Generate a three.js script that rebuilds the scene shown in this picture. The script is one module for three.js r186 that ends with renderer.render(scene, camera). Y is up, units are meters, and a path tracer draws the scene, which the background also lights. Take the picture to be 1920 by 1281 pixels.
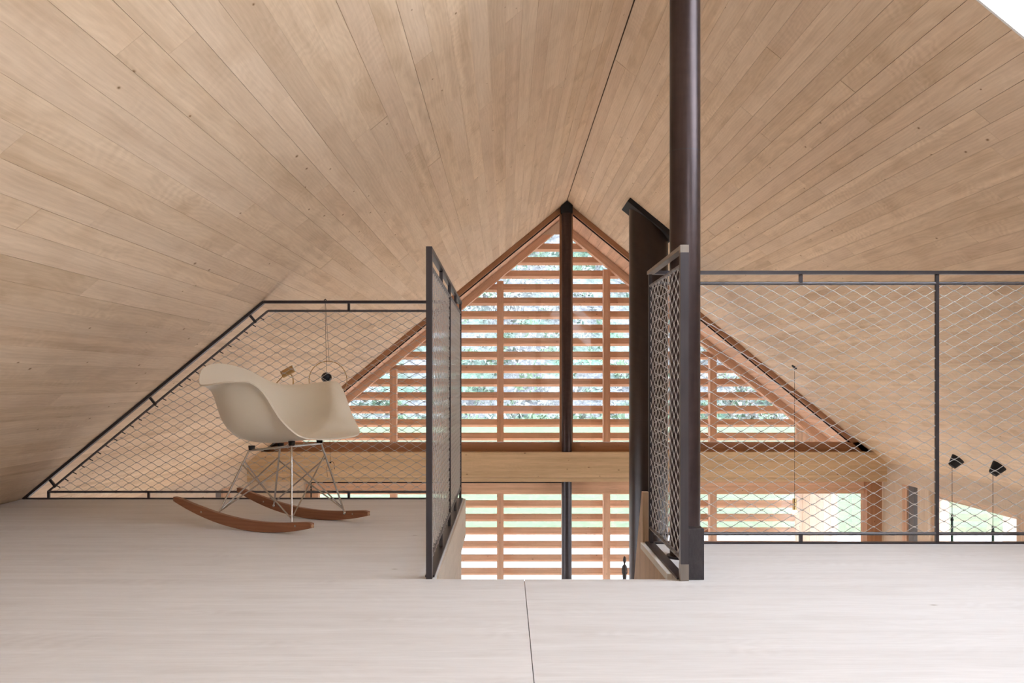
import * as THREE from 'three';
import { mergeGeometries, toCreasedNormals } from 'three/addons/utils/BufferGeometryUtils.js';
import { RoundedBoxGeometry } from 'three/addons/geometries/RoundedBoxGeometry.js';

// ------------------------------------------------------------------ camera, sky, exposure
// metres; loft floor is y = 0, camera looks along -z parallel to the ridge through a shifted lens
const W = 1920, H = 1281, F = 1867, VPX = 948, VPY = 718, EYE = 0.59;
const scene = new THREE.Scene();
const camera = new THREE.PerspectiveCamera(2 * Math.atan(H / 2 / F) * 180 / Math.PI, W / H, 0.05, 400);
camera.position.set(0, EYE, 0);
camera.lookAt(0, EYE, -10);
camera.setViewOffset(W, H, W / 2 - VPX, H / 2 - VPY, W, H);
scene.add(camera);

scene.background = new THREE.Color(0.87, 0.955, 1.08);      // bright overcast sky
scene.backgroundIntensity = 6.0;
const renderer = new THREE.WebGLRenderer({ antialias: true });
renderer.toneMapping = THREE.LinearToneMapping;
renderer.toneMappingExposure = 1.82;
renderer.shadowMap.enabled = true;

// ------------------------------------------------------------------ helpers
let seed = 7;
const rnd = () => { seed = (seed * 1664525 + 1013904223) >>> 0; return seed / 4294967296; };
const rr = (a, b) => a + (b - a) * rnd();
const V = (x, y, z) => new THREE.Vector3(x, y, z);
const used = new Map();
function numbered(name) { const n = used.get(name) ?? 0; used.set(name, n + 1); return n ? name + '_' + String(n).padStart(3, '0') : name; }
function shadow(m) { m.castShadow = true; m.receiveShadow = true; return m; }
function part(parent, name, geo, mat, label) {
  const m = shadow(new THREE.Mesh(geo, mat)); m.name = name; if (label) m.userData.label = label; parent.add(m); return m;
}
function thing(name, label, category, pos = [0, 0, 0], turn = 0, group) {
  const g = new THREE.Group(); g.name = numbered(name); g.position.set(...pos); g.rotation.y = turn;
  g.userData = { label, category }; if (group) g.userData.group = group; scene.add(g); return g;
}
function struct(name, label, category) {
  const g = new THREE.Group(); g.name = name; g.userData = { label, category, kind: 'structure' }; scene.add(g); return g;
}
// box with uv in metres, grain along axis g (longest by default), random offset into the texture
function box(x0, x1, y0, y1, z0, z1, g, off) {
  const w = x1 - x0, h = y1 - y0, d = z1 - z0, geo = new THREE.BoxGeometry(w, h, d);
  geo.translate((x0 + x1) / 2, (y0 + y1) / 2, (z0 + z1) / 2);
  return metreUV(geo, g ?? (w >= h && w >= d ? 0 : h >= d ? 1 : 2), off);
}
function metreUV(geo, g, off) {
  const p = geo.attributes.position, n = geo.attributes.normal, uv = geo.attributes.uv, o = off ?? [rnd() * 4, rnd() * 2];
  for (let i = 0; i < p.count; i++) {
    const c = [p.getX(i), p.getY(i), p.getZ(i)], m = [Math.abs(n.getX(i)), Math.abs(n.getY(i)), Math.abs(n.getZ(i))];
    const k = m[0] > m[1] && m[0] > m[2] ? 0 : m[1] > m[2] ? 1 : 2;
    let a = g, b = [0, 1, 2].find((q) => q !== k && q !== g);
    if (k === g) { a = (g + 1) % 3; b = (g + 2) % 3; }
    uv.setXY(i, (c[a] + o[0]) / 4, (c[b] + o[1]) / 0.7);
  }
  return geo;
}
function rod(a, b, r, seg = 8, r2 = r) {
  const d = b.clone().sub(a), geo = new THREE.CylinderGeometry(r2, r, d.length(), seg);
  geo.applyQuaternion(new THREE.Quaternion().setFromUnitVectors(V(0, 1, 0), d.clone().normalize()));
  const m = a.clone().add(b).multiplyScalar(0.5); geo.translate(m.x, m.y, m.z); return geo;
}
function tube(pts, r, seg = 24, rad = 7, closed = false) { return new THREE.TubeGeometry(new THREE.CatmullRomCurve3(pts, closed), seg, r, rad, closed); }
function prism(pts, depth) {            // polygon in xy, extruded from z = 0 to depth
  return new THREE.ExtrudeGeometry(new THREE.Shape(pts.map((p) => new THREE.Vector2(...p))), { depth, bevelEnabled: false });
}

// ------------------------------------------------------------------ textures
function hash(x, y, s) { let h = Math.imul(x | 0, 374761393) + Math.imul(y | 0, 668265263) + Math.imul(s | 0, 1442695041); h = Math.imul(h ^ (h >>> 13), 1274126177); return ((h ^ (h >>> 16)) >>> 0) / 4294967296; }
function vnoise(x, y, s, px, py) {      // value noise that repeats after px, py cells
  const ix = Math.floor(x), iy = Math.floor(y), fx = x - ix, fy = y - iy, u = fx * fx * (3 - 2 * fx), v = fy * fy * (3 - 2 * fy);
  const w = (a, p) => ((a % p) + p) % p, a = w(ix, px), b = w(ix + 1, px), c = w(iy, py), d = w(iy + 1, py);
  return (hash(a, c, s) * (1 - u) + hash(b, c, s) * u) * (1 - v) + (hash(a, d, s) * (1 - u) + hash(b, d, s) * u) * v;
}
function canvasTex(w, h, f) {
  const data = new Uint8Array(w * h * 4);
  for (let y = 0; y < h; y++) for (let x = 0; x < w; x++) {
    const c = f(x / w, y / h), i = (y * w + x) * 4;
    data[i] = Math.max(0, Math.min(255, c[0])); data[i + 1] = Math.max(0, Math.min(255, c[1])); data[i + 2] = Math.max(0, Math.min(255, c[2])); data[i + 3] = 255;
  }
  const t = new THREE.DataTexture(data, w, h); t.colorSpace = THREE.SRGBColorSpace; t.wrapS = t.wrapT = THREE.RepeatWrapping;
  t.magFilter = THREE.LinearFilter; t.minFilter = THREE.LinearMipmapLinearFilter; t.generateMipmaps = true; t.needsUpdate = true; return t;
}
// wood sheet 4 m long (u) by 0.7 m (v), fully repeating
function woodTex(s, o) {
  const flecks = [];
  for (let i = 0; i < o.knots; i++) flecks.push([hash(i, 1, s), hash(i, 2, s), 0.6 + hash(i, 3, s)]);
  return canvasTex(2048, 512, (u, v) => {
    const warp = vnoise(u * 10, v * 7, s + 1, 10, 7) * 0.9 + vnoise(u * 34, v * 14, s + 2, 34, 14) * 0.25;
    const broad = vnoise(u * 5, v * 28, s + 3, 5, 28) - 0.5;
    const fine = vnoise(u * 46, v * 256, s + 4, 46, 256) - 0.5;
    const pore = vnoise(u * 190, v * 500, s + 5, 190, 500) - 0.5;
    const ring = Math.sin((v * o.rings + warp * o.wave) * Math.PI * 2);
    const patch = Math.max(0, vnoise(u * 16, v * 9, s + 6, 16, 9) - 0.62) * 2.6;
    const blot = Math.max(0, vnoise(u * 24, v * 11, s + 8, 24, 11) - 0.58) * o.blot + Math.max(0, vnoise(u * 70, v * 40, s + 9, 70, 40) - 0.6) * o.blot * 0.5;
    const figure = Math.sin((u * 150 + vnoise(u * 60, v * 30, s + 7, 60, 30) * 2.2 + v * 14) * Math.PI) * patch;
    let t = broad * o.broad + fine * o.fine + pore * o.pore + ring * Math.abs(ring) * o.ring + figure * o.figure - blot;
    for (const [ku, kv, kr] of flecks) {
      let du = Math.abs(u - ku), dv = Math.abs(v - kv); du = Math.min(du, 1 - du) * 4; dv = Math.min(dv, 1 - dv) * 0.7;
      const q = (du * du) / (0.006 * kr) ** 2 + (dv * dv) / (0.0032 * kr) ** 2;
      if (q < 6) t -= o.knotDark * Math.exp(-q);
    }
    return [o.base[0] + t * 1.0, o.base[1] + t * 1.12, o.base[2] + t * 1.22];
  });
}
const texCeilA = woodTex(11, { base: [228, 201, 171], broad: 13, fine: 8, pore: 4, ring: 2.4, rings: 44, wave: 3, figure: 3.2, blot: 22, knots: 16, knotDark: 110 });
const texCeilB = woodTex(47, { base: [228, 200, 168], broad: 18, fine: 8, pore: 4, ring: 3, rings: 36, wave: 4, figure: 5, blot: 30, knots: 10, knotDark: 110 });
const texFloor = woodTex(83, { base: [224, 221, 219], broad: 9, fine: 8, pore: 5, ring: 1.2, rings: 20, wave: 6, figure: 3, blot: 12, knots: 1, knotDark: 90 });
const texFir = woodTex(29, { base: [232, 226, 220], broad: 26, fine: 16, pore: 7, ring: 7, rings: 50, wave: 1.6, figure: 3, blot: 14, knots: 34, knotDark: 95 });
const texMetal = canvasTex(512, 512, (u, v) => {
  const a = vnoise(u * 12, v * 12, 3, 12, 12) * 36 + vnoise(u * 50, v * 50, 5, 50, 50) * 22 + vnoise(u * 8, v * 180, 9, 8, 180) * 18;
  return [180 + a, 176 + a * 0.95, 176 + a * 0.9];
});

const std = (o) => new THREE.MeshStandardMaterial(o);
const lin = (r, g, b) => new THREE.Color().setRGB(r, g, b);
const ceilMats = [];
for (const t of [texCeilA, texCeilB]) for (const k of [[1, 1, 1], [0.955, 0.95, 0.94], [0.9, 0.885, 0.865], [0.98, 0.985, 0.99], [0.93, 0.91, 0.9]]) ceilMats.push(std({ map: t, color: lin(...k), roughness: 0.62 }));
const M = {
  floor: std({ map: texFloor, color: lin(0.98, 0.97, 0.96), roughness: 0.5 }),
  ply: std({ map: texFloor, color: lin(0.9, 0.78, 0.63), roughness: 0.6 }),
  plyWarm: std({ map: texFir, color: lin(0.74, 0.55, 0.38), roughness: 0.6 }),
  wallPale: std({ map: texFloor, color: lin(0.9, 0.74, 0.57), roughness: 0.7 }),
  beam: std({ map: texFir, color: lin(0.78, 0.58, 0.36), roughness: 0.6 }),
  frame: std({ map: texFir, color: lin(0.5, 0.26, 0.14), roughness: 0.55 }),
  slat: [std({ map: texFir, color: lin(0.78, 0.5, 0.34), roughness: 0.75 }), std({ map: texFir, color: lin(0.82, 0.53, 0.36), roughness: 0.75 }), std({ map: texFir, color: lin(0.74, 0.47, 0.315), roughness: 0.75 })],
  cladding: std({ map: texFir, color: lin(0.88, 0.68, 0.52), roughness: 0.8 }),
  base: std({ color: lin(0.16, 0.11, 0.075), roughness: 0.9 }),
  white: std({ color: lin(0.82, 0.81, 0.78), roughness: 0.6 }),
  roofing: std({ color: lin(0.12, 0.12, 0.12), roughness: 0.9 }),
  steel: std({ map: texMetal, color: lin(0.075, 0.07, 0.078), roughness: 0.38, metalness: 0.55 }),
  steelBrown: std({ map: texMetal, color: lin(0.085, 0.062, 0.062), roughness: 0.33, metalness: 0.6 }),
  flue: std({ map: texMetal, color: lin(0.05, 0.038, 0.036), roughness: 0.3, metalness: 0.35 }),
  black: std({ color: lin(0.012, 0.012, 0.014), roughness: 0.8 }),
  blackGloss: std({ color: lin(0.015, 0.015, 0.02), roughness: 0.18 }),
  cable: std({ color: lin(0.52, 0.5, 0.48), roughness: 0.32, metalness: 0.5 }),
  rod: std({ color: lin(0.14, 0.13, 0.135), roughness: 0.4, metalness: 0.7 }),
  bare: std({ map: texMetal, color: lin(0.36, 0.33, 0.29), roughness: 0.42, metalness: 0.65 }),
  chrome: std({ color: lin(0.6, 0.58, 0.56), roughness: 0.22, metalness: 1 }),
  brass: std({ color: lin(0.55, 0.36, 0.16), roughness: 0.3, metalness: 0.9 }),
  shell: std({ color: lin(0.8, 0.71, 0.57), roughness: 0.45 }),
  rocker: std({ map: texFir, color: lin(0.36, 0.15, 0.075), roughness: 0.42 }),
  rockerEnd: std({ map: texFir, color: lin(0.62, 0.4, 0.24), roughness: 0.5 }),
  statue: std({ color: lin(0.03, 0.02, 0.016), roughness: 0.45 }),
  darkFrame: std({ color: lin(0.11, 0.1, 0.1), roughness: 0.5 }),
  glass: new THREE.MeshPhysicalMaterial({ color: 0xffffff, roughness: 0, transmission: 1, thickness: 0, ior: 1.5 }),
  bottle: new THREE.MeshPhysicalMaterial({ color: lin(0.02, 0.05, 0.025), roughness: 0.15 }),
  rubber: std({ color: lin(0.02, 0.018, 0.018), roughness: 0.8 }),
  bulb: std({ color: lin(0.9, 0.85, 0.7), roughness: 0.2, emissive: lin(1, 0.75, 0.42), emissiveIntensity: 1.2 }),
};

// ------------------------------------------------------------------ roof geometry
const RX = 0.663, RY = 2.563, T = 0.822, CA = 1 / Math.hypot(1, T), SA = T * CA, EAVE = 3.453, SLOPE = EAVE / CA;
const ZB = 2.5, GD = 10.85, OVER = 12.55, LOWER = -2.65, XL = RX - EAVE, XR = RX + EAVE;
// slab on one roof slope: s = distance down from the ridge, d = distance in front of the camera, n = outward from the ceiling face
function slope(side, s0, s1, d0, d1, n0, n1, off) {
  const geo = new THREE.BoxGeometry(s1 - s0, n1 - n0, d1 - d0);
  geo.translate((s0 + s1) / 2, (n0 + n1) / 2, -(d0 + d1) / 2);
  metreUV(geo, 2, off);
  const m = new THREE.Matrix4().set(side * CA, side * SA, 0, RX, -SA, CA, 0, RY, 0, 0, 1, 0, 0, 0, 0, 1);
  geo.applyMatrix4(m);
  if (side < 0) { const ix = geo.index.array; for (let i = 0; i < ix.length; i += 3) { const q = ix[i]; ix[i] = ix[i + 1]; ix[i + 1] = q; } geo.computeVertexNormals(); }
  return geo;
}
const SKY = [{ s0: 0.42 / CA, s1: 1.45 / CA, d0: 1.98, d1: 3.24 }, { s0: 0.42 / CA, s1: 1.45 / CA, d0: -2.2, d1: 0.75 }], SK = SKY[0];      // two skylights in the right-hand slope
const PITCH = 0.0858, ROWS = 52, SETBACK = 0.016;
for (const side of [-1, 1]) {
  const c = struct(side < 0 ? 'ceiling_left' : 'ceiling_right', side < 0 ? 'left ceiling slope lined with long pale narrow boards' : 'right ceiling slope lined with long pale narrow boards', 'ceiling');
  const deck = [];
  if (side < 0) deck.push(slope(-1, -0.28, SLOPE + 0.3, -ZB, OVER, SETBACK, 0.3));
  else {
    deck.push(slope(1, -0.28, SK.s0 - 0.013, -ZB, OVER, SETBACK, 0.3), slope(1, SK.s1 + 0.013, SLOPE + 0.3, -ZB, OVER, SETBACK, 0.3));
    for (const [a, b] of [[-ZB, SKY[1].d0], [SKY[1].d1, SKY[0].d0], [SKY[0].d1, OVER]]) deck.push(slope(1, SK.s0, SK.s1, a + 0.013, b - 0.013, SETBACK, 0.3));
  }
  part(c, 'roof_deck', mergeGeometries(deck), M.base, 'dark roof structure behind the boards');
  for (let r = 0; r < ROWS; r++) {
    const a = r * PITCH + (r === 0 ? 0.004 : 0), b = (r + 1) * PITCH, mid = (a + b) / 2;
    const inSky = side > 0 && b > SK.s0 - 0.01 && a < SK.s1 + 0.01, gap = rnd() < 0.2 ? 0.0016 : rnd() < 0.5 ? 0.0008 : 0.0003;
    const lines = inSky ? [[SK.d1 + 0.012, GD], [SKY[1].d1 + 0.012, SK.d0 - 0.012], [-ZB, SKY[1].d0 - 0.012]] : [[-ZB, GD]];
    for (const [from, to] of lines) {
      let d = from;
      let next = from < 0 ? rr(0.6, 2.6) : from + rr(0.4, 2.4);
      while (d < to - 0.01) {
        const end = next > to - 0.5 ? to : next;
        const lip = rnd() < 0.12 ? 0.0012 : rnd() * 0.0003;
        part(c, 'board', slope(side, a + gap / 2, b - gap / 2, d, end - (end < to ? 0.0008 : 0), lip, SETBACK), ceilMats[Math.floor(rnd() * ceilMats.length)]);
        d = end; next = end + rr(1.6, 4.2);
      }
    }
  }
}
// skylight: pale lining boards, frame and pane in the roof opening
for (const [i, { s0, s1, d0, d1 }] of SKY.entries()) {
  const w = struct(i ? 'window_9' : 'window_1', i ? 'white-lined skylight in the right roof slope behind the loft edge' : 'white-lined skylight let into the right roof slope beside the column', 'skylight');
  part(w, 'lining', mergeGeometries([slope(1, s0, s1, d1, d1 + 0.012, -0.004, 0.34), slope(1, s0, s1, d0 - 0.012, d0, -0.004, 0.34), slope(1, s0 - 0.012, s0, d0 - 0.012, d1 + 0.012, -0.004, 0.34), slope(1, s1, s1 + 0.012, d0 - 0.012, d1 + 0.012, -0.004, 0.34)]), M.white, 'white reveal lining');
  part(w, 'sash', mergeGeometries([slope(1, s0, s1, d1 - 0.05, d1, 0.29, 0.34), slope(1, s0, s1, d0, d0 + 0.05, 0.29, 0.34), slope(1, s0, s0 + 0.05, d0, d1, 0.29, 0.34), slope(1, s1 - 0.05, s1, d0, d1, 0.29, 0.34)]), M.white);
  part(w, 'pane', slope(1, s0 + 0.05, s1 - 0.05, d0 + 0.05, d1 - 0.05, 0.31, 0.316), M.glass);
}
// overhanging soffit beyond the gable glass
for (const side of [-1, 1]) {
  const c = struct(side < 0 ? 'trim_1' : 'trim_2', side < 0 ? 'orange soffit boards under the left overhang outside the gable' : 'orange soffit boards under the right overhang outside the gable', 'soffit');
  for (let i = 0; i < 32; i++) part(c, 'soffit_board', slope(side, i * 0.14, i * 0.14 + 0.138, GD + 0.12, OVER - 0.05, 0, SETBACK), M.slat[i % 3]);
}

// ------------------------------------------------------------------ floors
const D0 = 2.99, D1 = 3.675, D2 = 5.076, SXL = -0.204, SXR = 0.51;
{
  const f = struct('floor', 'pale whitened plywood loft floor', 'floor');
  const top = -0.022, e = 0.0009, fx = 3.76;
  const panel = (x0, x1, d0, d1, name = 'floor_panel') => part(f, name, box(x0, x1, top, 0, -d1, -d0, 0), M.floor);
  panel(-2.45, 0.056 - e, -ZB + 0.01, D0); panel(0.056 + e, fx, -ZB + 0.01, D0 - 0.0002);
  panel(-2.45, SXL - 0.006, D0 + 0.0004, D2); panel(SXR + 0.004, fx, D0 + 0.0001, D1);
  const slab = (x0, x1, d0, d1) => box(x0, x1, -0.19, top - 0.001, -d1, -d0);
  part(f, 'floor_slab', mergeGeometries([slab(-2.6, 3.9, -ZB + 0.01, D0 - 0.01), slab(-2.6, SXL - 0.03, D0 - 0.01, D2 - 0.012), slab(SXR + 0.02, 3.9, D0 - 0.01, D1 - 0.012)]), M.ply);
  part(f, 'edge_board', box(-2.45, SXL - 0.03, -0.19, top, -D2, -(D2 - 0.011)), M.ply);
  part(f, 'edge_board', box(SXR + 0.02, fx, -0.19, top, -D1, -(D1 - 0.011)), M.ply);
  part(f, 'edge_board', box(SXL - 0.03, SXR + 0.02, -0.19, top, -D0, -(D0 - 0.009)), M.ply);
  const fl = struct('floor_lower', 'pale timber floor of the room below', 'floor');
  for (let i = 0; i < 23; i++) part(fl, 'floor_board', box(XL + i * 0.3004, XL + i * 0.3004 + 0.299, LOWER - 0.03, LOWER, -GD - 0.1, ZB), M.ply);
}
// plywood cheeks of the stair opening
{
  const l = thing('stair_cheek', 'pale plywood lining along left side of stair opening', 'stair panel', [0, 0, 0]);
  part(l, 'edge_panel', box(SXL - 0.028, SXL, -0.19, -0.0005, -D2 + 0.002, -(D0 + 0.05)), M.ply);
  part(l, 'lower_panel', box(SXL - 0.028, SXL, -2.6, -0.192, -4.59, -(D0 + 0.002)), M.ply);
  part(l, 'end_block', box(SXL - 0.02, SXL + 0.016, -0.19, -0.008, -(D0 + 0.048), -(D0 + 0.002)), M.ply);
  const r = thing('stair_cheek', 'warm plywood side panel with slanted end beside the right stair railing', 'stair panel', [0, 0, 0]);
  const g = prism([[D0 + 0.004, -2.2], [4.9, -2.2], [4.62, -1.5], [3.92, -0.18], [3.705, 0.186], [D1 + 0.002, 0.186], [D1 + 0.002, -0.024], [D0 + 0.004, -0.024]], 0.022);
  g.applyMatrix4(new THREE.Matrix4().set(0, 0, 1, SXR - 0.004, 0, 1, 0, 0, -1, 0, 0, 0, 0, 0, 0, 1));
  part(r, 'side_panel', metreUV(g, 1), M.plyWarm);
  part(r, 'white_edging', box(SXR - 0.012, SXR + 0.003, -0.021, 0.001, -D1, -(D0 + 0.08)), M.white);
}

// ------------------------------------------------------------------ walls
{
  const near = struct('wall_near', 'pale gable wall behind the loft', 'wall');
  const g = prism([[XL - 0.2, LOWER], [XR + 0.2, LOWER], [XR + 0.2, RY - T * (EAVE + 0.2) + 0.1], [RX, RY + 0.1], [XL - 0.2, RY - T * (EAVE + 0.2) + 0.1]], 0.2); g.translate(0, 0, ZB);
  part(near, 'wall_face', metreUV(g, 0), M.wallPale);
  const EY = RY - T * EAVE, HY = -0.46;
  const side = (name, label, x0, x1, solids, windows) => {
    const w = struct(name, label, 'wall');
    part(w, 'header', box(x0, x1, HY, EY + 0.02, -GD - 0.1, ZB), M.wallPale);
    for (const [a, b] of solids) part(w, 'wall_panel', box(x0, x1, LOWER, HY, -b, -a, 1), M.wallPale);
    return w;
  };
  side('wall_left', 'pale timber left long wall under the eave', XL - 0.2, XL, [[-ZB, 6.2], [9.2, 9.58], [10.06, GD + 0.1]]);
  side('wall_right', 'pale timber right long wall under the eave', XR, XR + 0.2, [[-ZB, 6.4], [9.69, 9.95], [10.31, GD + 0.1]]);
  let n = 3;
  const win = (x, x1, spans, label) => {
    for (const [a, b] of spans) {
      const w = struct('window_' + ++n, label, 'window'); w.userData.group = label.includes('left') ? 'windows in the left long wall' : 'windows in the right long wall';
      part(w, 'window_frame', mergeGeometries([box(x, x1, LOWER, HY, -(a + 0.07), -a, 1), box(x, x1, LOWER, HY, -b, -(b - 0.07), 1), box(x, x1, HY - 0.06, HY, -(b - 0.07), -(a + 0.07), 2), box(x, x1, LOWER, LOWER + 0.08, -(b - 0.07), -(a + 0.07), 2)]), M.cladding);
      part(w, 'pane', box((x + x1) / 2, (x + x1) / 2 + 0.006, LOWER + 0.08, HY - 0.06, -(b - 0.07), -(a + 0.07)), M.glass);
    }
  };
  win(XL - 0.14, XL - 0.04, [[6.2, 9.2]], 'tall timber window in the left long wall');
  win(XR + 0.04, XR + 0.14, [[6.4, 8.03], [8.03, 9.69]], 'tall timber window in the right long wall');
  const trim = (name, label, x0, x1, d0, d1, m) => part(struct(name, label, 'trim'), 'post', box(x0, x1, LOWER, HY, -d1, -d0, 1), m);
  trim('trim_3', 'orange timber post in the left wall', XL - 0.15, XL + 0.01, 9.8, 10.06, M.slat[0]);
  trim('trim_4', 'dark grey metal post in the left wall', XL - 0.13, XL, 9.58, 9.76, M.darkFrame);
  trim('trim_5', 'orange timber post in the right wall', XR - 0.01, XR + 0.15, 10.19, 10.31, M.slat[0]);
  trim('trim_6', 'dark grey metal post in the right wall', XR, XR + 0.13, 10.04, 10.17, M.darkFrame);
}

// ------------------------------------------------------------------ gable end
const BT = -0.159, BB = -0.478;
{
  const t = thing('tie_beam', 'wide pale fir beam spanning the room beneath the gable window', 'beam', [0, 0, 0]);
  part(t, 'beam_face', box(XL, XR, BB + 0.045, BT, -11.06, -10.74), M.beam);
  part(t, 'lower_lamella', box(XL, XR, BB, BB + 0.042, -11.06, -10.745), M.beam);
  // upper triangular window
  const w = struct('window_2', 'triangular gable window above the beam', 'window');
  const fz0 = -10.98, fz1 = -10.86, bx0 = RX - (RY - BT) / T, bx1 = RX + (RY - BT) / T;
  part(w, 'bottom_rail', box(bx0, bx1, BT, BT + 0.1, fz0, fz1), M.frame);
  for (const s of [-1, 1]) part(w, 'raking_rail', slope(s, 0, SLOPE - 0.05, GD + 0.01, GD + 0.13, -0.05, 0.012), M.frame);
  part(w, 'mullion', box(RX - 0.07, RX + 0.07, BT + 0.1, RY - 0.06, fz0, fz1), M.frame);
  for (const s of [-1, 1]) {
    part(w, 'gasket', slope(s, 0.05, SLOPE - 0.2, GD + 0.06, GD + 0.075, -0.062, -0.05), M.rubber);
    const yb = BT + 0.1, xi = RX + s * 0.07, top = RY - 0.07 * T - 0.075, out = RX + s * ((RY - 0.075 - yb) / T);
    const g = prism(s < 0 ? [[out, yb], [xi, yb], [xi, top]] : [[xi, yb], [out, yb], [xi, top]], 0.006); g.translate(0, 0, -10.935);
    part(w, 'pane', g, M.glass);
  }
  // lower glazed front
  const v = struct('window_3', 'wide lower window under the beam with a sliding door', 'window');
  const hy = -0.628;
  part(v, 'head_rail', box(-2.2, 4.1, hy, BB, -11.05, -10.95), M.slat[1]);
  part(v, 'jamb', box(-2.2, -2.06, LOWER, hy, -11.05, -10.93, 1), M.slat[1]); part(v, 'jamb', box(3.94, 4.1, LOWER, BB, -11.05, -10.85, 1), M.frame);
  part(v, 'door_stile', box(RX - 0.045, RX + 0.045, LOWER, hy, -11.05, -10.95, 1), M.slat[1]);
  part(v, 'gasket', mergeGeometries([box(-2.14, RX, -0.512, -0.5, -10.948, -10.94), box(-2.14, -2.128, LOWER, -0.512, -10.928, -10.92)]), M.rubber, 'thin black seal');
  part(v, 'pane', box(-2.06, RX - 0.045, LOWER, hy, -11.0, -10.994), M.glass); part(v, 'pane', box(RX + 0.045, 3.94, LOWER, hy, -11.0, -10.994), M.glass);
  const far = struct('wall_far', 'pale timber gable wall beside the lower window', 'wall');
  part(far, 'wall_panel', box(XL, -2.2, LOWER, BB, -11.05, -10.85, 1), M.wallPale); part(far, 'wall_panel', box(4.1, XR + 0.2, LOWER, BB, -11.05, -10.85, 1), M.wallPale);
}
// round steel posts under the ridge
{
  const p = thing('ridge_post', 'slim dark round steel post standing on the beam up to the ridge', 'post', [RX, BT, -10.81]);
  part(p, 'shaft', new THREE.CylinderGeometry(0.055, 0.055, RY - BT - 0.07, 28).translate(0, (RY - BT - 0.07) / 2, 0), M.steelBrown);
  part(p, 'top_cap', prism([[-0.062, -0.13], [0.062, -0.13], [0.062, -0.052], [0, 0], [-0.062, -0.052]], 0.11).translate(0, RY - BT - 0.004, -0.055), M.black);
  const q = thing('ridge_post', 'dark round steel post below the beam in front of the lower window', 'post', [RX, LOWER, -10.81]);
  part(q, 'shaft', new THREE.CylinderGeometry(0.055, 0.055, BB - LOWER, 28).translate(0, (BB - LOWER) / 2, 0), M.steel);
  part(q, 'foot_plate', new THREE.CylinderGeometry(0.09, 0.09, 0.012, 28).translate(0, 0.006, 0), M.steel);
}

// ------------------------------------------------------------------ timber slat screen outside
{
  const sc = thing('slat_screen', 'orange larch screen of horizontal slats outside the gable window', 'screen', [0, 0, 0]);
  const xs = [-2.64, -1.356, -0.064, 1.221, 2.506], zf = -12.0, DS = 12.14, sl = 153.5, GR = LOWER - 0.1;
  const roofY = (x) => RY - T * Math.abs(x - RX);
  for (const x of xs) part(sc, 'upright', box(x - 0.04, x + 0.04, GR, roofY(x < RX ? x - 0.04 : x + 0.04) - 0.113, zf - 0.138, zf, 1), M.slat[0]);
  for (const s of [-1, 1]) part(sc, 'raking_board', slope(s, 0.02, SLOPE - 0.1, 12.0, 12.14, -0.085, -0.003), M.slat[1]);
  const top0 = 1.70 + EYE, pitch = 25.3 / sl, hgt = 0.068;
  for (let k = 0; k < 31; k++) {
    const y1 = top0 - k * pitch, y0 = y1 - hgt; if (y0 < GR) break;
    const reach = (RY - 0.012 - y1) / T, xa = Math.max(RX - reach, -2.75), xb = Math.min(RX + reach, 3.53);
    const g = new THREE.BufferGeometry().copy(box(xa, xb, y0, y1, -0.04, 0, 0)), p = g.attributes.position;
    for (let i = 0; i < p.count; i++) if (p.getZ(i) < -0.01) p.setY(i, p.getY(i) - 0.03);
    g.translate(0, 0, -DS - 0.002); g.computeVertexNormals();
    part(sc, 'slat', g, M.slat[Math.floor(rnd() * 3)]);
  }
  const gus = prism([[RX - 0.22, 2.376], [RX, 2.376], [RX, RY - 0.012]], 0.015); gus.translate(0, 0, -11.996);
  part(sc, 'gusset_panel', metreUV(gus, 1), M.wallPale, 'pale plywood peak panel');
  for (let i = 0; i < 6; i++) {
    const x = 3.532 + i * 0.0855, t = RY - T * (x + 0.084 - RX) - 0.02;
    part(sc, 'cladding_board', box(x, x + 0.084, GR, t, -12.165, -12.14, 1), M.cladding);
  }
}

// ------------------------------------------------------------------ cable nets and railings
const MW = 0.0748, MH = 0.0413;
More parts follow.
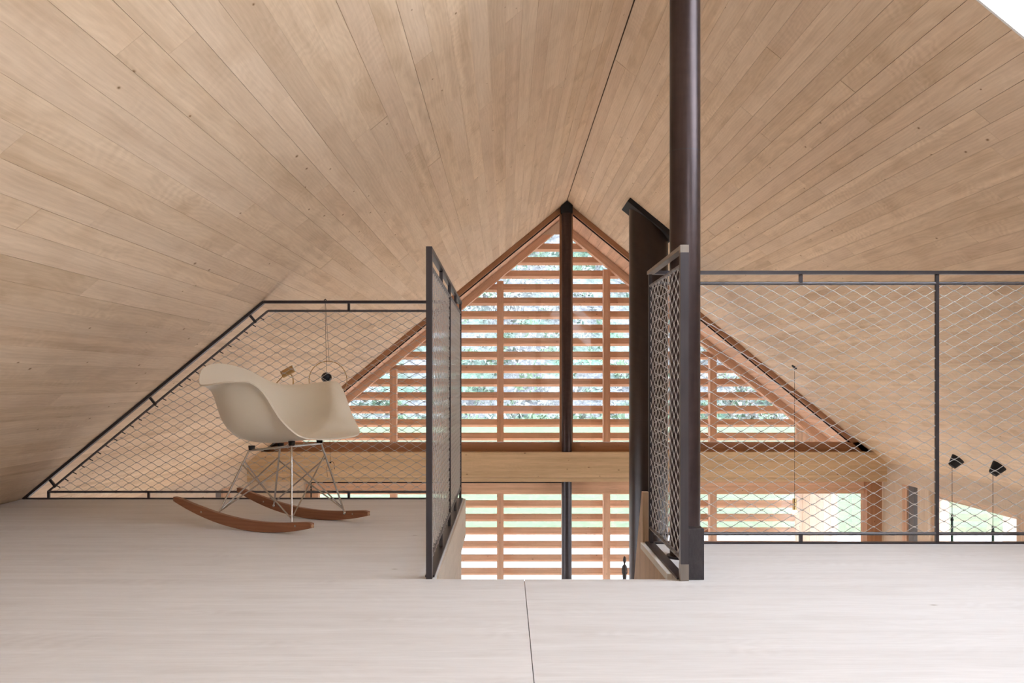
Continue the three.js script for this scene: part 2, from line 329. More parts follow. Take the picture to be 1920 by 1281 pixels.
// net in the local xy plane inside the polygon, joined into one mesh
function net(poly, name, parent, ox = 0, oy = 0) {
  const pos = [], idx = [], x0 = Math.min(...poly.map((p) => p[0])), x1 = Math.max(...poly.map((p) => p[0])), y0 = Math.min(...poly.map((p) => p[1])), y1 = Math.max(...poly.map((p) => p[1]));
  const inside = (x, y) => { let c = true; for (let i = 0; i < poly.length; i++) { const a = poly[i], b = poly[(i + 1) % poly.length]; if ((b[0] - a[0]) * (y - a[1]) - (b[1] - a[1]) * (x - a[0]) < -1e-6) c = false; } return c; };
  const R = 0.00125;
  const seg = (pts) => {
    const base = pos.length / 3;
    pts.forEach((p, i) => {
      const a = pts[Math.max(0, i - 1)], b = pts[Math.min(pts.length - 1, i + 1)], dx = b[0] - a[0], dy = b[1] - a[1], l = Math.hypot(dx, dy) || 1, nx = -dy / l, ny = dx / l;
      for (let k = 0; k < 5; k++) { const w = (k / 5) * Math.PI * 2; pos.push(p[0] + nx * Math.cos(w) * R, p[1] + ny * Math.cos(w) * R, Math.sin(w) * R); }
    });
    for (let i = 0; i + 1 < pts.length; i++) for (let k = 0; k < 5; k++) { const a = base + i * 5 + k, b = base + i * 5 + (k + 1) % 5; idx.push(a, b, a + 5, b, b + 5, a + 5); }
  };
  const boxes = [];
  const knot = (x, y) => boxes.push([x, y]);
  const nx = Math.ceil((x1 - x0) / (MW / 2)) + 2, ny = Math.ceil((y1 - y0) / (MH / 2)) + 2;
  for (let i = -1; i < nx; i++) for (let j = -1; j < ny; j++) {
    if ((i + j) & 1) continue;
    const x = x0 + ox + i * MW / 2, y = y0 + oy + j * MH / 2;
    if (inside(x, y)) knot(x, y);
    for (const d of [-1, 1]) {
      const ax = x, ay = y, bx = x + MW / 2, by = y + d * MH / 2, pts = [];
      for (let q = 0; q <= 4; q++) { const t = q / 4, s = t * t * (3 - 2 * t), m = 0.55 * s + 0.45 * t; pts.push([ax + (bx - ax) * t, ay + (by - ay) * m]); }
      let run = [];
      for (let q = 0; q < 5; q++) {
        if (inside(...pts[q])) run.push(pts[q]);
        else if (run.length) { const e = run[run.length - 1]; run.push([(e[0] + pts[q][0]) / 2, (e[1] + pts[q][1]) / 2]); break; }
      }
      if (run.length > 1) seg(run);
    }
  }
  for (const [x, y] of boxes) {
    const base = pos.length / 3, a = 0.0058, b = 0.0033;
    pos.push(x - a, y, 0, x + a, y, 0, x, y + b, 0, x, y - b, 0, x, y, b, x, y, -b);
    for (const [p, q, r] of [[0, 4, 2], [4, 1, 2], [1, 5, 2], [5, 0, 2], [4, 0, 3], [1, 4, 3], [5, 1, 3], [0, 5, 3]]) idx.push(base + p, base + q, base + r);
  }
  const g = new THREE.BufferGeometry(); g.setAttribute('position', new THREE.Float32BufferAttribute(pos, 3)); g.setIndex(idx);
  g.setAttribute('uv', new THREE.Float32BufferAttribute(new Float32Array(pos.length / 3 * 2), 2)); g.computeVertexNormals();
  const m = part(parent, name, g, M.cable, 'knotted steel cable net'); m.userData.kind = 'stuff'; return m;
}
// rings of lacing cable along a rod, joined
function lacing(a, b, parent) {
  const d = b.clone().sub(a), n = Math.floor(d.length() / MW), gs = [];
  for (let i = 0; i < n; i++) { const p = a.clone().addScaledVector(d, (i + 0.5) / n), e = d.clone().normalize().multiplyScalar(0.006); gs.push(rod(p.clone().sub(e), p.clone().add(e), 0.0069, 7)); }
  part(parent, 'lacing', mergeGeometries(gs), M.rod, 'cable wraps along the rod').userData.kind = 'stuff';
}
const FLAT = 0.012;
const bar = (a, b, w, t) => {        // flat bar between two points of the local xy plane
  const d = b.clone().sub(a), g = new THREE.BoxGeometry(d.length(), w, t); g.rotateZ(Math.atan2(d.y, d.x)); const m = a.clone().add(b).multiplyScalar(0.5); g.translate(m.x, m.y, m.z); return metreUV(g, 0);
};
const RAIL = 1.0, ROD = 0.955, LOW = 0.036, RR = 0.006;
{ // left back railing, its end following the roof slope
  const t = thing('mesh_railing', 'dark steel railing with cable net whose end slopes along the left ceiling', 'railing', [0, 0, -D2 + 0.02]);
  const xr = -0.243, roofX = (y) => RX - (RY - y) / T, kx = roofX(RAIL) + 0.012, ky = RAIL;
  part(t, 'top_rail', bar(V(kx, ky, 0), V(xr, ky, 0), 0.014, 0.03), M.steel); part(t, 'sloped_rail', bar(V(roofX(0) + 0.01, 0, 0), V(kx, ky, 0), 0.014, 0.03), M.steel);
  const o = 0.055, ix = (y) => roofX(y) + o / SA, a = V(ix(LOW), LOW, 0), b = V(ix(ROD), ROD, 0), c = V(xr, ROD, 0), d = V(xr, LOW, 0);
  part(t, 'sloped_rod', rod(a, b, RR), M.rod); part(t, 'upper_rod', rod(b, c, RR), M.rod); part(t, 'lower_rod', rod(a, d, RR), M.rod);
  part(t, 'edge_plate', box(roofX(0) + 0.012, xr, 0, 0.006, -0.012, 0.012), M.steel);
  for (const x of [-0.796, -1.304, -1.812, -2.32]) {
    part(t, 'bottom_stub', box(x - 0.006, x + 0.006, 0.004, LOW, -0.006, 0.006), M.steel);
    if (x > -1.2) part(t, 'top_stub', box(x - 0.006, x + 0.006, ROD, RAIL, -0.006, 0.006), M.steel);
    else { const y = RY - T * (RX - x) - 0.006, p = V(x, y, 0), q = V(x + o * SA * 1.05, y - o * CA * 1.05, 0); part(t, 'slope_stub', bar(p, q, 0.012, 0.012), M.steel); }
  }
  net([[a.x + 0.03, LOW + 0.004], [xr, LOW + 0.004], [xr, ROD - 0.004], [b.x + 0.012, ROD - 0.004]], 'cable_net', t, 0.01, 0.0);
  lacing(b, c, t); lacing(a, d, t);
  const pins = []; const L = b.clone().sub(a), n = Math.floor(L.length() / 0.053);
  for (let i = 1; i < n; i++) { const p = a.clone().addScaledVector(L, i / n); pins.push(rod(p, p.clone().add(V(0.022, -0.012, 0)), 0.0026, 6)); }
  part(t, 'lacing_pins', mergeGeometries(pins), M.steel, 'short ties along the sloped rod').userData.kind = 'stuff';
}
{ // left side of the stair opening, running back from the post
  const t = thing('mesh_railing', 'dark steel railing with cable net along the left side of the stair opening', 'railing', [-0.23, 0, -D0], Math.PI / 2);
  const L = D2 - 0.02 - D0;
  part(t, 'end_post', box(0, 0.03, -0.0, RAIL, -0.009, 0.009, 1), M.steel); part(t, 'top_rail', box(0.03, L, RAIL - 0.012, RAIL, -0.009, 0.009), M.steel);
  part(t, 'far_post', box(L - 0.012, L, 0.006, RAIL - 0.012, -0.006, 0.006, 1), M.steel); part(t, 'middle_post', box(1.075, 1.087, 0.006, RAIL - 0.012, -0.006, 0.006, 1), M.steel);
  part(t, 'upper_rod', rod(V(0.03, ROD - 0.01, 0), V(L, ROD - 0.01, 0), RR), M.rod); part(t, 'lower_rod', rod(V(0.03, LOW + 0.02, 0), V(L, LOW + 0.02, 0), RR), M.rod);
  part(t, 'base_plate', box(0.03, L, 0, 0.006, -0.014, 0.014), M.steel);
  for (const x of [0.56, 1.08, 1.56]) { part(t, 'top_stub', box(x - 0.006, x + 0.006, ROD - 0.01, RAIL - 0.01, -0.006, 0.006), M.steel); part(t, 'bottom_stub', box(x - 0.006, x + 0.006, 0.004, LOW + 0.02, -0.006, 0.006), M.steel); }
  net([[0.032, LOW + 0.024], [L - 0.012, LOW + 0.024], [L - 0.012, ROD - 0.014], [0.032, ROD - 0.014]], 'cable_net', t, 0.01, 0.01);
  lacing(V(0.03, ROD - 0.01, 0), V(L, ROD - 0.01, 0), t); lacing(V(0.03, LOW + 0.02, 0), V(L, LOW + 0.02, 0), t);
}
{ // right side of the stair opening
  const t = thing('mesh_railing', 'short steel railing with cable net between the round column and the flue', 'railing', [0.532, 0, -D0 + 0.03], Math.PI / 2);
  const L = D1 - D0 + 0.02;
  part(t, 'end_post', box(0, 0.024, 0, RAIL, -0.012, 0.012, 1), M.steel); part(t, 'post_tip', box(-0.0006, 0.0246, RAIL - 0.022, RAIL + 0.0006, -0.0126, 0.0126, 1), M.bare, 'bare bright steel tip'); part(t, 'post_foot', box(-0.0006, 0.0246, 0.0005, 0.05, -0.0126, 0.0126, 1), M.bare, 'bare bright steel foot'); part(t, 'base_block', new RoundedBoxGeometry(0.056, 0.154, 0.049, 2, 0.002).translate(0.046, 0.077, 0.0375), M.steel, 'dark steel block beside the post'); part(t, 'top_rail', box(0.0248, L, RAIL - 0.012, RAIL, -0.012, 0.012), M.bare, 'bare steel top rail');
  part(t, 'far_post', box(L - 0.012, L, 0.006, RAIL - 0.012, -0.006, 0.006, 1), M.steel);
  part(t, 'upper_rod', rod(V(0.024, ROD - 0.01, 0), V(L, ROD - 0.01, 0), RR), M.rod); part(t, 'lower_rod', rod(V(0.024, LOW + 0.022, 0), V(L, LOW + 0.022, 0), RR), M.rod);
  part(t, 'base_plate', box(0.024, L, 0, 0.006, -0.018, 0.012), M.steel);
  for (const x of [0.04, L - 0.03]) part(t, 'bottom_stub', box(x - 0.006, x + 0.006, 0.004, LOW + 0.022, -0.006, 0.006), M.steel);
  net([[0.026, LOW + 0.026], [L - 0.012, LOW + 0.026], [L - 0.012, ROD - 0.014], [0.026, ROD - 0.014]], 'cable_net', t, 0.01, 0.01);
  lacing(V(0.024, ROD - 0.01, 0), V(L, ROD - 0.01, 0), t); lacing(V(0.024, LOW + 0.022, 0), V(L, LOW + 0.022, 0), t);
}
{ // right back railing
  const t = thing('mesh_railing', 'long steel railing with bright cable net running right of the round column', 'railing', [0, 0, -D1 + 0.02]);
  const x0 = 0.545, x1 = 2.6;
  part(t, 'top_rail', box(x0, x1, RAIL - 0.012, RAIL, -0.015, 0.015), M.steel); part(t, 'edge_plate', box(x0, x1, 0, 0.006, -0.012, 0.012), M.steel);
  part(t, 'upper_rod', rod(V(x0, ROD, 0), V(x1, ROD, 0), RR), M.rod); part(t, 'lower_rod', rod(V(x0, LOW, 0), V(x1, LOW, 0), RR), M.rod);
  for (const x of [1.583, 2.583]) part(t, 'post', box(x - 0.006, x + 0.006, 0, RAIL - 0.012, -0.006, 0.006, 1), M.steel);
  for (const x of [1.083, 2.083]) { part(t, 'top_stub', box(x - 0.006, x + 0.006, ROD, RAIL - 0.01, -0.006, 0.006), M.steel); part(t, 'bottom_stub', box(x - 0.006, x + 0.006, 0.004, LOW, -0.006, 0.006), M.steel); }
  net([[x0, LOW + 0.004], [1.577, LOW + 0.004], [1.577, ROD - 0.004], [x0, ROD - 0.004]], 'cable_net', t, 0.02, 0.0);
  net([[1.589, LOW + 0.004], [2.577, LOW + 0.004], [2.577, ROD - 0.004], [1.589, ROD - 0.004]], 'cable_net', t, 0.02, 0.0);
  lacing(V(x0, ROD, 0), V(x1, ROD, 0), t); lacing(V(x0, LOW, 0), V(x1, LOW, 0), t);
}

// ------------------------------------------------------------------ column and flue
{
  const x = 0.606, z = -3.364, top = RY - T * Math.abs(x - RX) + 0.05;
  const t = thing('steel_column', 'tall dark bronze round steel column rising from the loft floor', 'column', [x, 0, z]);
  part(t, 'foot_plate', new THREE.CylinderGeometry(0.062, 0.062, 0.008, 40).translate(0, 0.004, 0), M.steel);
  part(t, 'shaft', new THREE.CylinderGeometry(0.0513, 0.0513, top, 48).translate(0, top / 2, 0), M.steelBrown);
  part(t, 'joint_ring', new THREE.CylinderGeometry(0.0516, 0.0516, 0.003, 48).translate(0, 1.37, 0), M.steel);
}
{
  const r = 0.174, s = 212, d = F / s + 0.12, x = 1.282, z = -d, yTop = RY - T * (x - RX);
  const t = thing('stove_flue', 'thick dark brown stove flue rising to a black plate on the right ceiling', 'flue', [x, LOWER, z]);
  const sh = new THREE.CylinderGeometry(r, r, yTop + 0.12 - LOWER, 56); sh.translate(0, (yTop + 0.12 - LOWER) / 2, 0);
  const p = sh.attributes.position;
  for (let i = 0; i < p.count; i++) if (p.getY(i) > 1) p.setY(i, yTop - LOWER - T * p.getX(i) + 0.002);
  part(t, 'pipe', sh, M.flue);
  for (const y of [1.78, 2.9]) part(t, 'joint_band', new THREE.CylinderGeometry(r + 0.0015, r + 0.0015, 0.01, 56).translate(0, y, 0), M.flue);
  const pl = new THREE.BoxGeometry(0.52, 0.05, 0.44); pl.applyMatrix4(new THREE.Matrix4().set(CA, SA, 0, 0, -SA, CA, 0, yTop - LOWER - 0.02, 0, 0, 1, 0, 0, 0, 0, 1));
  part(t, 'ceiling_plate', pl, M.black, 'black square ceiling plate');
  part(t, 'floor_plate', new THREE.CylinderGeometry(r + 0.05, r + 0.05, 0.02, 48).translate(0, 0.01, 0), M.black);
}

// ------------------------------------------------------------------ rocking chair
{
  const th = -25.3 * Math.PI / 180;
  const c = thing('rocking_chair', 'cream moulded armchair on wire legs and brown wooden rockers', 'chair', [-0.884, 0, -4.12], th);
  const zs = 0.196;
  for (const s of [1, -1]) {
    const lo = [], hi = [];
    for (let i = 0; i <= 40; i++) { const x = -0.445 + 0.69 * i / 40, y = x * x / 2.0, q = (x + 0.1) / 0.345, k = 0.014 + 0.023 * Math.sqrt(Math.max(0, 1 - q * q)) * (x < -0.3 ? 1 - (-0.3 - x) * 1.6 : 1); lo.push([x, y]); hi.unshift([x, y + k]); }
    const g = new THREE.ExtrudeGeometry(new THREE.Shape([...lo, ...hi].map((p) => new THREE.Vector2(...p))), { depth: 0.019, bevelEnabled: true, bevelSize: 0.0025, bevelThickness: 0.0025, bevelSegments: 2 });
    g.translate(0, 0.0025, s * zs - 0.0095);
    const rk = part(c, 'rocker', metreUV(g, 0), M.rocker, 'brown wooden rocker');
    for (const x of [-0.295, 0.175]) part(rk, 'plug', new THREE.CylinderGeometry(0.004, 0.004, 0.003, 10).rotateX(Math.PI / 2).translate(x, x * x / 2 + 0.02, s * zs + 0.0125), M.chrome);
    part(rk, 'end_grain', new THREE.SphereGeometry(0.0105, 10, 8).scale(0.8, 0.8, 1).translate(0.243, 0.0385, s * zs), M.rockerEnd);
  }
  const att = {}, cor = {};
  for (const s of [1, -1]) { att['r' + s] = V(-0.235, 0.05, s * (zs - 0.016)); att['f' + s] = V(0.137, 0.038, s * (zs - 0.016)); cor['r' + s] = V(-0.14, 0.312, s * 0.1); cor['f' + s] = V(0.075, 0.336, s * 0.1); }
  const rw = 0.0042, mix = (a, b, t) => a.clone().lerp(b, t);
  for (const k of ['r1', 'f1', 'r-1', 'f-1']) {
    const lg = part(c, 'leg', mergeGeometries([rod(cor[k], att[k], rw, 10)]), M.chrome);
    part(lg, 'foot_bolt', new THREE.SphereGeometry(0.0075, 10, 8).translate(att[k].x, att[k].y, att[k].z), M.chrome);
  }
  const strut = (a, b) => part(c, 'cross_wire', rod(a, b, 0.0031, 8), M.chrome);
  for (const s of [1, -1]) { strut(mix(cor['r' + s], att['r' + s], 0.22), mix(att['f' + s], cor['f' + s], 0.06)); strut(mix(cor['f' + s], att['f' + s], 0.2), mix(att['r' + s], cor['r' + s], 0.06)); }
  for (const k of ['r', 'f']) { strut(mix(cor[k + 1], att[k + 1], 0.16), mix(att[k + -1], cor[k + -1], 0.07)); strut(mix(cor[k + -1], att[k + -1], 0.16), mix(att[k + 1], cor[k + 1], 0.07)); }
  part(c, 'seat_frame', mergeGeometries([rod(cor.r1, cor.f1, 0.0045, 8), rod(cor['r-1'], cor['f-1'], 0.0045, 8), rod(cor.r1, cor['r-1'], 0.0045, 8), rod(cor.f1, cor['f-1'], 0.0045, 8)]), M.chrome);
  for (const k in cor) part(c, 'mount', new THREE.CylinderGeometry(0.014, 0.012, 0.018, 14).translate(cor[k].x * 0.94, cor[k].y + 0.011, cor[k].z * 0.94), M.rubber, 'black rubber shock mount');
  // moulded shell: every direction a has a profile from the seat centre up to the rim
  const key = [ // angle from front, P1 r, P2 r, P2 h, rim r, rim h
    [0, 0.13, 0.2, 0.012, 0.262, -0.012], [26, 0.15, 0.22, 0.01, 0.288, -0.008], [42, 0.22, 0.25, 0.02, 0.312, 0.012], [54, 0.28, 0.225, 0.09, 0.302, 0.085], [64, 0.31, 0.19, 0.19, 0.298, 0.19],
    [74, 0.325, 0.18, 0.24, 0.303, 0.238], [90, 0.335, 0.175, 0.25, 0.318, 0.248], [112, 0.34, 0.18, 0.24, 0.326, 0.25], [132, 0.345, 0.19, 0.225, 0.32, 0.268], [154, 0.35, 0.2, 0.24, 0.312, 0.335], [180, 0.35, 0.2, 0.25, 0.308, 0.362]];
  const at = (deg) => {
    let i = 0; while (i < key.length - 2 && deg > key[i + 1][0]) i++;
    const t = (deg - key[i][0]) / (key[i + 1][0] - key[i][0]), P = (j, q) => key[Math.max(0, Math.min(key.length - 1, j))][q];
    return [1, 2, 3, 4, 5].map((q) => { const a = i === 0 ? P(1, q) : P(i - 1, q), b = P(i, q), d = P(i + 1, q), e = i + 2 >= key.length ? P(i, q) : P(i + 2, q); return 0.5 * (2 * b + (d - a) * t + (2 * a - 5 * b + 4 * d - e) * t * t + (3 * b - a - 3 * d + e) * t * t * t); });
  };
  const NA = 112, NT = 30, surf = [];
  for (let i = 0; i < NA; i++) {
    const deg = i / NA * 360, a = deg > 180 ? 360 - deg : deg, [p1, p2, h2, r3, h3] = at(a), w = deg * Math.PI / 180, row = [];
    for (let j = 0; j <= NT; j++) {
      const t = j / NT, u = 1 - t, r = 3 * u * u * t * p1 + 3 * u * t * t * p2 + t * t * t * r3, y = 3 * u * t * t * h2 + t * t * t * h3;
      row.push(V(r * Math.cos(w), y, r * Math.sin(w)));
    }
    surf.push(row);
  }
  const norm = (i, j) => {
    const a = surf[(i + 1) % NA][j], b = surf[(i + NA - 1) % NA][j], e = surf[i][Math.min(NT, j + 1)], d = surf[i][Math.max(0, j - 1)];
    if (j === 0) return V(0, 1, 0); return e.clone().sub(d).cross(a.clone().sub(b)).normalize().negate();
  };
  const pos = [], idx = [], th2 = 0.0055;
  const inner = (i, j) => (i % NA) * (NT + 1) + j, outer = (i, j) => NA * (NT + 1) + (i % NA) * (NT + 1) + j;
  let flip = 1; { const n = norm(0, 10); flip = n.y > 0 ? 1 : -1; }
  for (let i = 0; i < NA; i++) for (let j = 0; j <= NT; j++) pos.push(...surf[i][j].toArray());
  for (let i = 0; i < NA; i++) for (let j = 0; j <= NT; j++) { const n = norm(i, j).multiplyScalar(j === 0 ? 1 : flip); pos.push(...surf[i][j].clone().addScaledVector(n, -th2).toArray()); }
  for (let i = 0; i < NA; i++) for (let j = 0; j < NT; j++) {
    idx.push(inner(i, j), inner(i + 1, j + 1), inner(i, j + 1), inner(i, j), inner(i + 1, j), inner(i + 1, j + 1));
    idx.push(outer(i, j), outer(i, j + 1), outer(i + 1, j + 1), outer(i, j), outer(i + 1, j + 1), outer(i + 1, j));
  }
  for (let i = 0; i < NA; i++) idx.push(inner(i, NT), inner(i + 1, NT), outer(i + 1, NT), inner(i, NT), outer(i + 1, NT), outer(i, NT));
  let g = new THREE.BufferGeometry(); g.setAttribute('position', new THREE.Float32BufferAttribute(pos, 3)); g.setAttribute('uv', new THREE.Float32BufferAttribute(new Float32Array(pos.length / 3 * 2), 2)); g.setIndex(idx);
  g = toCreasedNormals(g, 0.9);
  g.rotateZ(6.5 * Math.PI / 180); g.translate(-0.035, 0.349, 0);
  part(c, 'seat_shell', g, M.shell, 'cream moulded plastic shell');
}

// ------------------------------------------------------------------ lamps and small things
const onRoof = (x) => RY - T * Math.abs(x - RX);
function roofCup(t, mat) {      // canopy cup square to the right-hand roof slope, at the thing's origin
  const g = new THREE.CylinderGeometry(0.058, 0.034, 0.085, 24); g.translate(0, -0.0425, 0); g.rotateZ(-Math.atan(T)); part(t, 'ceiling_cup', g, mat);
}
const pend = [[8.46, 'black pendant lamp on the right roof slope, the one nearer the gable beam'], [7.75, 'black pendant lamp on the right roof slope, the one further from the gable beam']];
for (const [d, label] of pend) {
  const x = 3.845, y = onRoof(x), t = thing('pendant_lamp', label, 'lamp', [x, y, -d], 0, 'black pendants along the right roof slope');
  roofCup(t, M.black);
  const cx = -0.052, cy = -0.07, L = 0.4;
  part(t, 'cord', rod(V(cx, cy, 0), V(cx, cy - L, 0), 0.0022, 6), M.black);
  const s = part(t, 'socket', new THREE.CylinderGeometry(0.0095, 0.012, 0.3, 14).translate(cx, cy - L - 0.15, 0), M.bottle, 'dark green slender socket');
  part(s, 'collar', new THREE.CylinderGeometry(0.0125, 0.0125, 0.02, 14).translate(cx, cy - L - 0.05, 0), M.black);
  part(t, 'shade', new THREE.LatheGeometry([[0.012, 0], [0.03, -0.02], [0.09, -0.09], [0.095, -0.1], [0.092, -0.1], [0.028, -0.024], [0.012, -0.006]].map((p) => new THREE.Vector2(...p)), 28).translate(cx, cy - L - 0.3, 0), M.black);
}
{
  const d = 9.89, x = 2.87, y = onRoof(x), t = thing('pendant_lamp', 'small brass pendant lamp on a long thin cord in front of the screen', 'lamp', [x, y, -d]);
  part(t, 'ceiling_cup', new THREE.CylinderGeometry(0.03, 0.03, 0.02, 18).rotateZ(-Math.atan(T)), M.black);
  part(t, 'cord', rod(V(0, 0, 0), V(0, -1.31, 0), 0.002, 6), M.black);
  part(t, 'socket', new THREE.CylinderGeometry(0.02, 0.02, 0.11, 18).translate(0, -1.365, 0), M.brass, 'brass socket');
  part(t, 'light_bulb', new THREE.SphereGeometry(0.03, 16, 12).translate(0, -1.444, 0), M.bulb);
  const l = new THREE.PointLight(0xffd9a0, 0.12); l.position.set(0, -1.444, 0); l.castShadow = true; t.add(l);
}
{ // ring mobile tied to the railing
  const d = 5.15, x = (615 - VPX) * d / F, y = EYE + (VPY - 713) * d / F, t = thing('hanging_mobile', 'thin brass ring with black ball hung on wires behind left railing', 'mobile', [x, y, -d]);
  part(t, 'ring', new THREE.TorusGeometry(0.098, 0.0022, 8, 72), M.brass, 'thin brass ring');
  part(t, 'ball', new THREE.SphereGeometry(0.027, 24, 18).translate(-0.008, 0.014, 0), M.blackGloss, 'glossy black ball');
  part(t, 'wire', mergeGeometries([rod(V(-0.008, 0.04, 0), V(-0.004, 0.405, 0.06), 0.0008, 5), rod(V(0.006, 0.098, 0), V(-0.002, 0.405, 0.06), 0.0008, 5), rod(V(0.006, -0.098, 0), V(0.012, -0.42, 0), 0.0008, 5)]), M.black);
  part(t, 'knot', mergeGeometries([new THREE.TorusGeometry(0.009, 0.002, 6, 14).rotateY(1.2).translate(-0.003, 0.405, 0.06), rod(V(-0.003, 0.4, 0.06), V(-0.02, 0.392, 0.06), 0.001, 5)]), M.black);
  part(t, 'twig', mergeGeometries([tube([V(0.012, -0.42, 0), V(0.03, -0.425, 0.01), V(0.036, -0.46, 0.01)], 0.0012, 10, 5), tube([V(0.012, -0.42, 0), V(-0.006, -0.45, 0), V(-0.002, -0.5, 0)], 0.0009, 10, 5), new THREE.SphereGeometry(0.0055, 8, 6).translate(0.012, -0.425, 0)]), M.black);
}
{ // brass reading lamp on a pole rising from the room below
  const d = 5.5, k = d / F, at = (px, py) => V((px - VPX) * k, EYE + (VPY - py) * k, 0), t = thing('pole_lamp', 'brass pole lamp with small tilted cylinder head behind the chair', 'lamp', [0, 0, -d]);
  part(t, 'pole', mergeGeometries([rod(at(550, 716), at(544.5, 940), 0.0042, 10), rod(at(544.5, 940), V(at(544.5, 0).x, LOWER + 0.02, 0), 0.0042, 10)]), M.brass);
  part(t, 'arm', tube([at(550, 716), at(549, 708), at(544, 700)], 0.0035, 12, 8), M.brass);
  part(t, 'stay', rod(at(534, 702), at(500, 738), 0.003, 8), M.brass);
  const a = at(529, 703), b = at(551, 691);
  const hd = part(t, 'head', mergeGeometries([rod(a, b, 0.021, 24)]), M.brass, 'brass cylinder head');
  part(hd, 'bulb_lens', rod(b, b.clone().add(b.clone().sub(a).normalize().multiplyScalar(0.003)), 0.018, 20), M.white);
  part(t, 'foot', new THREE.CylinderGeometry(0.15, 0.15, 0.02, 32).translate(at(544.5, 0).x, LOWER + 0.01, 0), M.brass);
}
{ // carved figure on a cabinet in the room below
  const d = 10.2, k = d / F, x = (1171 - VPX) * k, y = EYE + (VPY - 1043) * k, h = 0.34;
  const cab = thing('cabinet', 'tall timber cabinet below the stair opening carrying a small carved figure', 'cabinet', [x, LOWER, -d]);
  const ch = y - h - LOWER;
  part(cab, 'body', box(-0.3, 0.3, 0, ch - 0.02, -0.2, 0.2, 1), M.plyWarm); part(cab, 'top', box(-0.31, 0.31, ch - 0.02, ch, -0.21, 0.21), M.plyWarm);
  for (const s of [-1, 1]) part(part(cab, 'door', box(s < 0 ? -0.295 : 0.003, s < 0 ? -0.003 : 0.295, 0.05, ch - 0.03, 0.2, 0.216, 1), M.plyWarm), 'knob', new THREE.SphereGeometry(0.012, 12, 8).translate(s * 0.03, ch * 0.6, 0.226), M.black);
  const f = thing('carved_figure', 'small dark carved wooden figure seen through the stair opening', 'figurine', [x, y - h, -d]);
  const prof = [[0, 0], [0.032, 0], [0.034, 0.012], [0.024, 0.02], [0.021, 0.09], [0.026, 0.13], [0.025, 0.16], [0.022, 0.185], [0.027, 0.215], [0.029, 0.232], [0.022, 0.246], [0.011, 0.254], [0.0095, 0.268], [0.014, 0.276], [0.0205, 0.292], [0.021, 0.308], [0.016, 0.325], [0.008, 0.336], [0, 0.34]];
  part(f, 'body', new THREE.LatheGeometry(prof.map((p) => new THREE.Vector2(...p)), 26).scale(0.82, 1, 0.75), M.statue);
  for (const s of [-1, 1]) part(f, 'arm', tube([V(s * 0.019, 0.236, 0), V(s * 0.024, 0.2, 0.004), V(s * 0.021, 0.165, 0.014), V(s * 0.01, 0.158, 0.02)], 0.005, 14, 8), M.statue);
}

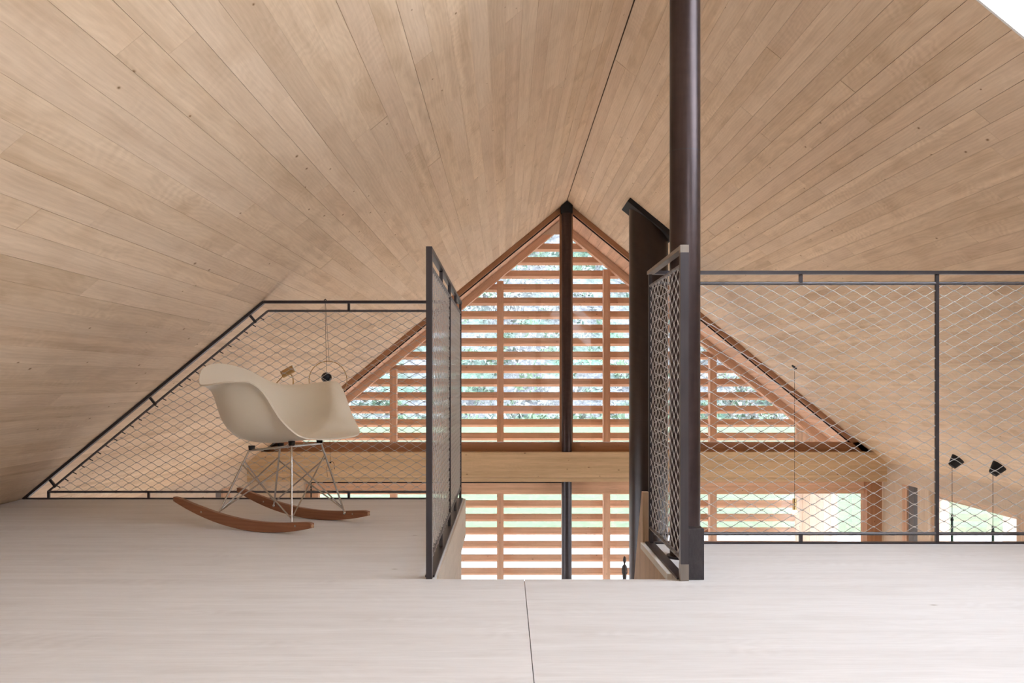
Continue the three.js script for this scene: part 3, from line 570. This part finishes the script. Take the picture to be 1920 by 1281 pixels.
// ------------------------------------------------------------------ outside
{
  const GR = LOWER - 0.1;
  const texGround = canvasTex(512, 512, (u, v) => { const a = vnoise(u * 60, v * 60, 2, 60, 60) * 40 + vnoise(u * 250, v * 250, 4, 250, 250) * 50 + vnoise(u * 9, v * 9, 8, 9, 9) * 30; return [88 + a * 0.8, 86 + a * 0.8, 84 + a * 0.8]; });
  const texGrass = canvasTex(512, 512, (u, v) => { const a = vnoise(u * 40, v * 40, 12, 40, 40), b = vnoise(u * 200, v * 200, 14, 200, 200), c = vnoise(u * 7, v * 7, 15, 7, 7); return [42 + a * 18 + b * 26 + c * 12, 56 + a * 18 + b * 26 + c * 6, 40 + a * 14 + b * 18]; });
  const texScrub = canvasTex(1024, 1024, (u, v) => { const a = vnoise(u * 26, v * 26, 21, 26, 26), b = vnoise(u * 120, v * 120, 22, 120, 120), c = vnoise(u * 420, v * 420, 23, 420, 420), g = Math.max(0, vnoise(u * 14, v * 14, 24, 14, 14) - 0.45) * 2; const t = 54 + a * 22 + (b - 0.5) * 36 + (c - 0.5) * 46; return [t * (1 - g * 0.3) + 24, t + 26 + g * 4, t * (1 - g * 0.2) + 28]; });
  const scaled = (t, x, y) => { const q = t.clone(); q.repeat.set(x, y); q.needsUpdate = true; return q; };
  const grav = thing('gravel_yard', 'pale gravel yard outside the gable', 'gravel', [0, 0, 0]); grav.userData.kind = 'structure';
  part(grav, 'gravel', new THREE.PlaneGeometry(80, 40).rotateX(-Math.PI / 2).translate(0, GR - 0.005, -2), std({ map: scaled(texGround, 26, 13), roughness: 1 }));
  const gg = new THREE.PlaneGeometry(160, 50, 60, 30).rotateX(-Math.PI / 2).translate(0, 0, -46), p = gg.attributes.position;
  for (let i = 0; i < p.count; i++) { const z = p.getZ(i), x = p.getX(i); p.setY(i, GR + 0.02 + Math.max(0, -z - 26) * 0.03 + vnoise(x * 0.3 + 99, z * 0.3 + 99, 3, 999, 999) * 0.06 + (z > -22.5 ? -0.25 * Math.max(0, z + 22.5 + Math.sin(x * 0.6) * 0.7) : 0)); }
  gg.computeVertexNormals();
  const lawn = thing('lawn', 'bright green meadow beyond the gravel yard', 'meadow', [0, 0, 0]); lawn.userData.kind = 'structure';
  part(lawn, 'grass', gg, std({ map: scaled(texGrass, 40, 12), roughness: 1 }));
  const hg = new THREE.PlaneGeometry(240, 60, 90, 40).rotateX(-Math.PI / 2).translate(0, 0, -92), q = hg.attributes.position;
  for (let i = 0; i < q.count; i++) { const z = q.getZ(i), x = q.getX(i); q.setY(i, GR + 0.6 + Math.max(0, -z - 62) * 0.62 + vnoise(x * 0.12 + 50, z * 0.12 + 50, 6, 999, 999) * 2.4 * Math.min(1, (-z - 60) / 8)); }
  hg.computeVertexNormals();
  const hill = thing('hillside', 'grey green scrubby hillside behind the meadow', 'hillside', [0, 0, 0]); hill.userData.kind = 'structure';
  part(hill, 'slope_ground', hg, std({ map: scaled(texScrub, 9, 3), roughness: 1 }));
  // scrub: leafy clumps nobody could count
  const tri = []; for (let i = 0; i < 60; i++) { const a = rnd() * 6.283, e = Math.acos(rr(-0.3, 1)), r = rr(0.5, 1), c = V(Math.sin(e) * Math.cos(a) * r, Math.cos(e) * r, Math.sin(e) * Math.sin(a) * r), s = rr(0.12, 0.26); for (let k = 0; k < 3; k++) tri.push(c.x + rr(-s, s), c.y + rr(-s, s), c.z + rr(-s, s)); }
  const cl = new THREE.BufferGeometry(); cl.setAttribute('position', new THREE.Float32BufferAttribute(tri, 3)); cl.setAttribute('uv', new THREE.Float32BufferAttribute(new Float32Array(tri.length / 3 * 2), 2)); cl.computeVertexNormals();
  const n = 2600, im = new THREE.InstancedMesh(cl, new THREE.MeshPhysicalMaterial({ color: 0xffffff, roughness: 1, side: THREE.DoubleSide }), n), mt = new THREE.Matrix4(), col = new THREE.Color();
  for (let i = 0; i < n; i++) {
    const z = -60 - 44 * Math.pow(rnd(), 1.3), x = rr(-42, 46), s = rr(0.3, 1.25), y = GR + 0.6 + Math.max(0, -z - 62) * 0.62 + vnoise(x * 0.12 + 50, z * 0.12 + 50, 6, 999, 999) * 2.4 * Math.min(1, (-z - 60) / 8);
    mt.makeRotationY(rnd() * 6.28).scale(V(s, s * rr(0.7, 1.7), s)).setPosition(x, y, z); im.setMatrixAt(i, mt);
    const g = rnd(); if (g < 0.45) col.setRGB(0.11, 0.16, 0.105); else if (g < 0.84) col.setRGB(0.2, 0.21, 0.2); else col.setRGB(0.06, 0.095, 0.075);
    col.multiplyScalar(rr(0.7, 1.4)); im.setColorAt(i, col);
  }
  im.name = 'scrub'; shadow(im); im.userData = { label: 'loose grey and green scrub covering the hillside', category: 'scrub', kind: 'stuff' }; scene.add(im);
  // small pollarded tree by the right windows
  const t = thing('small_tree', 'small pollarded tree with pale twigs outside right windows', 'tree', [7.4, GR, -14.6]);
  const bark = std({ color: lin(0.34, 0.27, 0.2), roughness: 0.9 });
  part(t, 'trunk', new THREE.CylinderGeometry(0.09, 0.13, 1.5, 12).translate(0, 0.75, 0), bark);
  const tw = []; for (let i = 0; i < 60; i++) { const a = rnd() * 6.283, e = rr(0.2, 1.5), L = rr(0.4, 0.75), d = V(Math.sin(e) * Math.cos(a), Math.cos(e), Math.sin(e) * Math.sin(a)); tw.push(rod(V(0, 1.46, 0), V(0, 1.46, 0).addScaledVector(d, L), 0.012, 5, 0.004)); }
  part(t, 'twigs', mergeGeometries(tw), bark).userData.kind = 'stuff';
}

renderer.render(scene, camera);
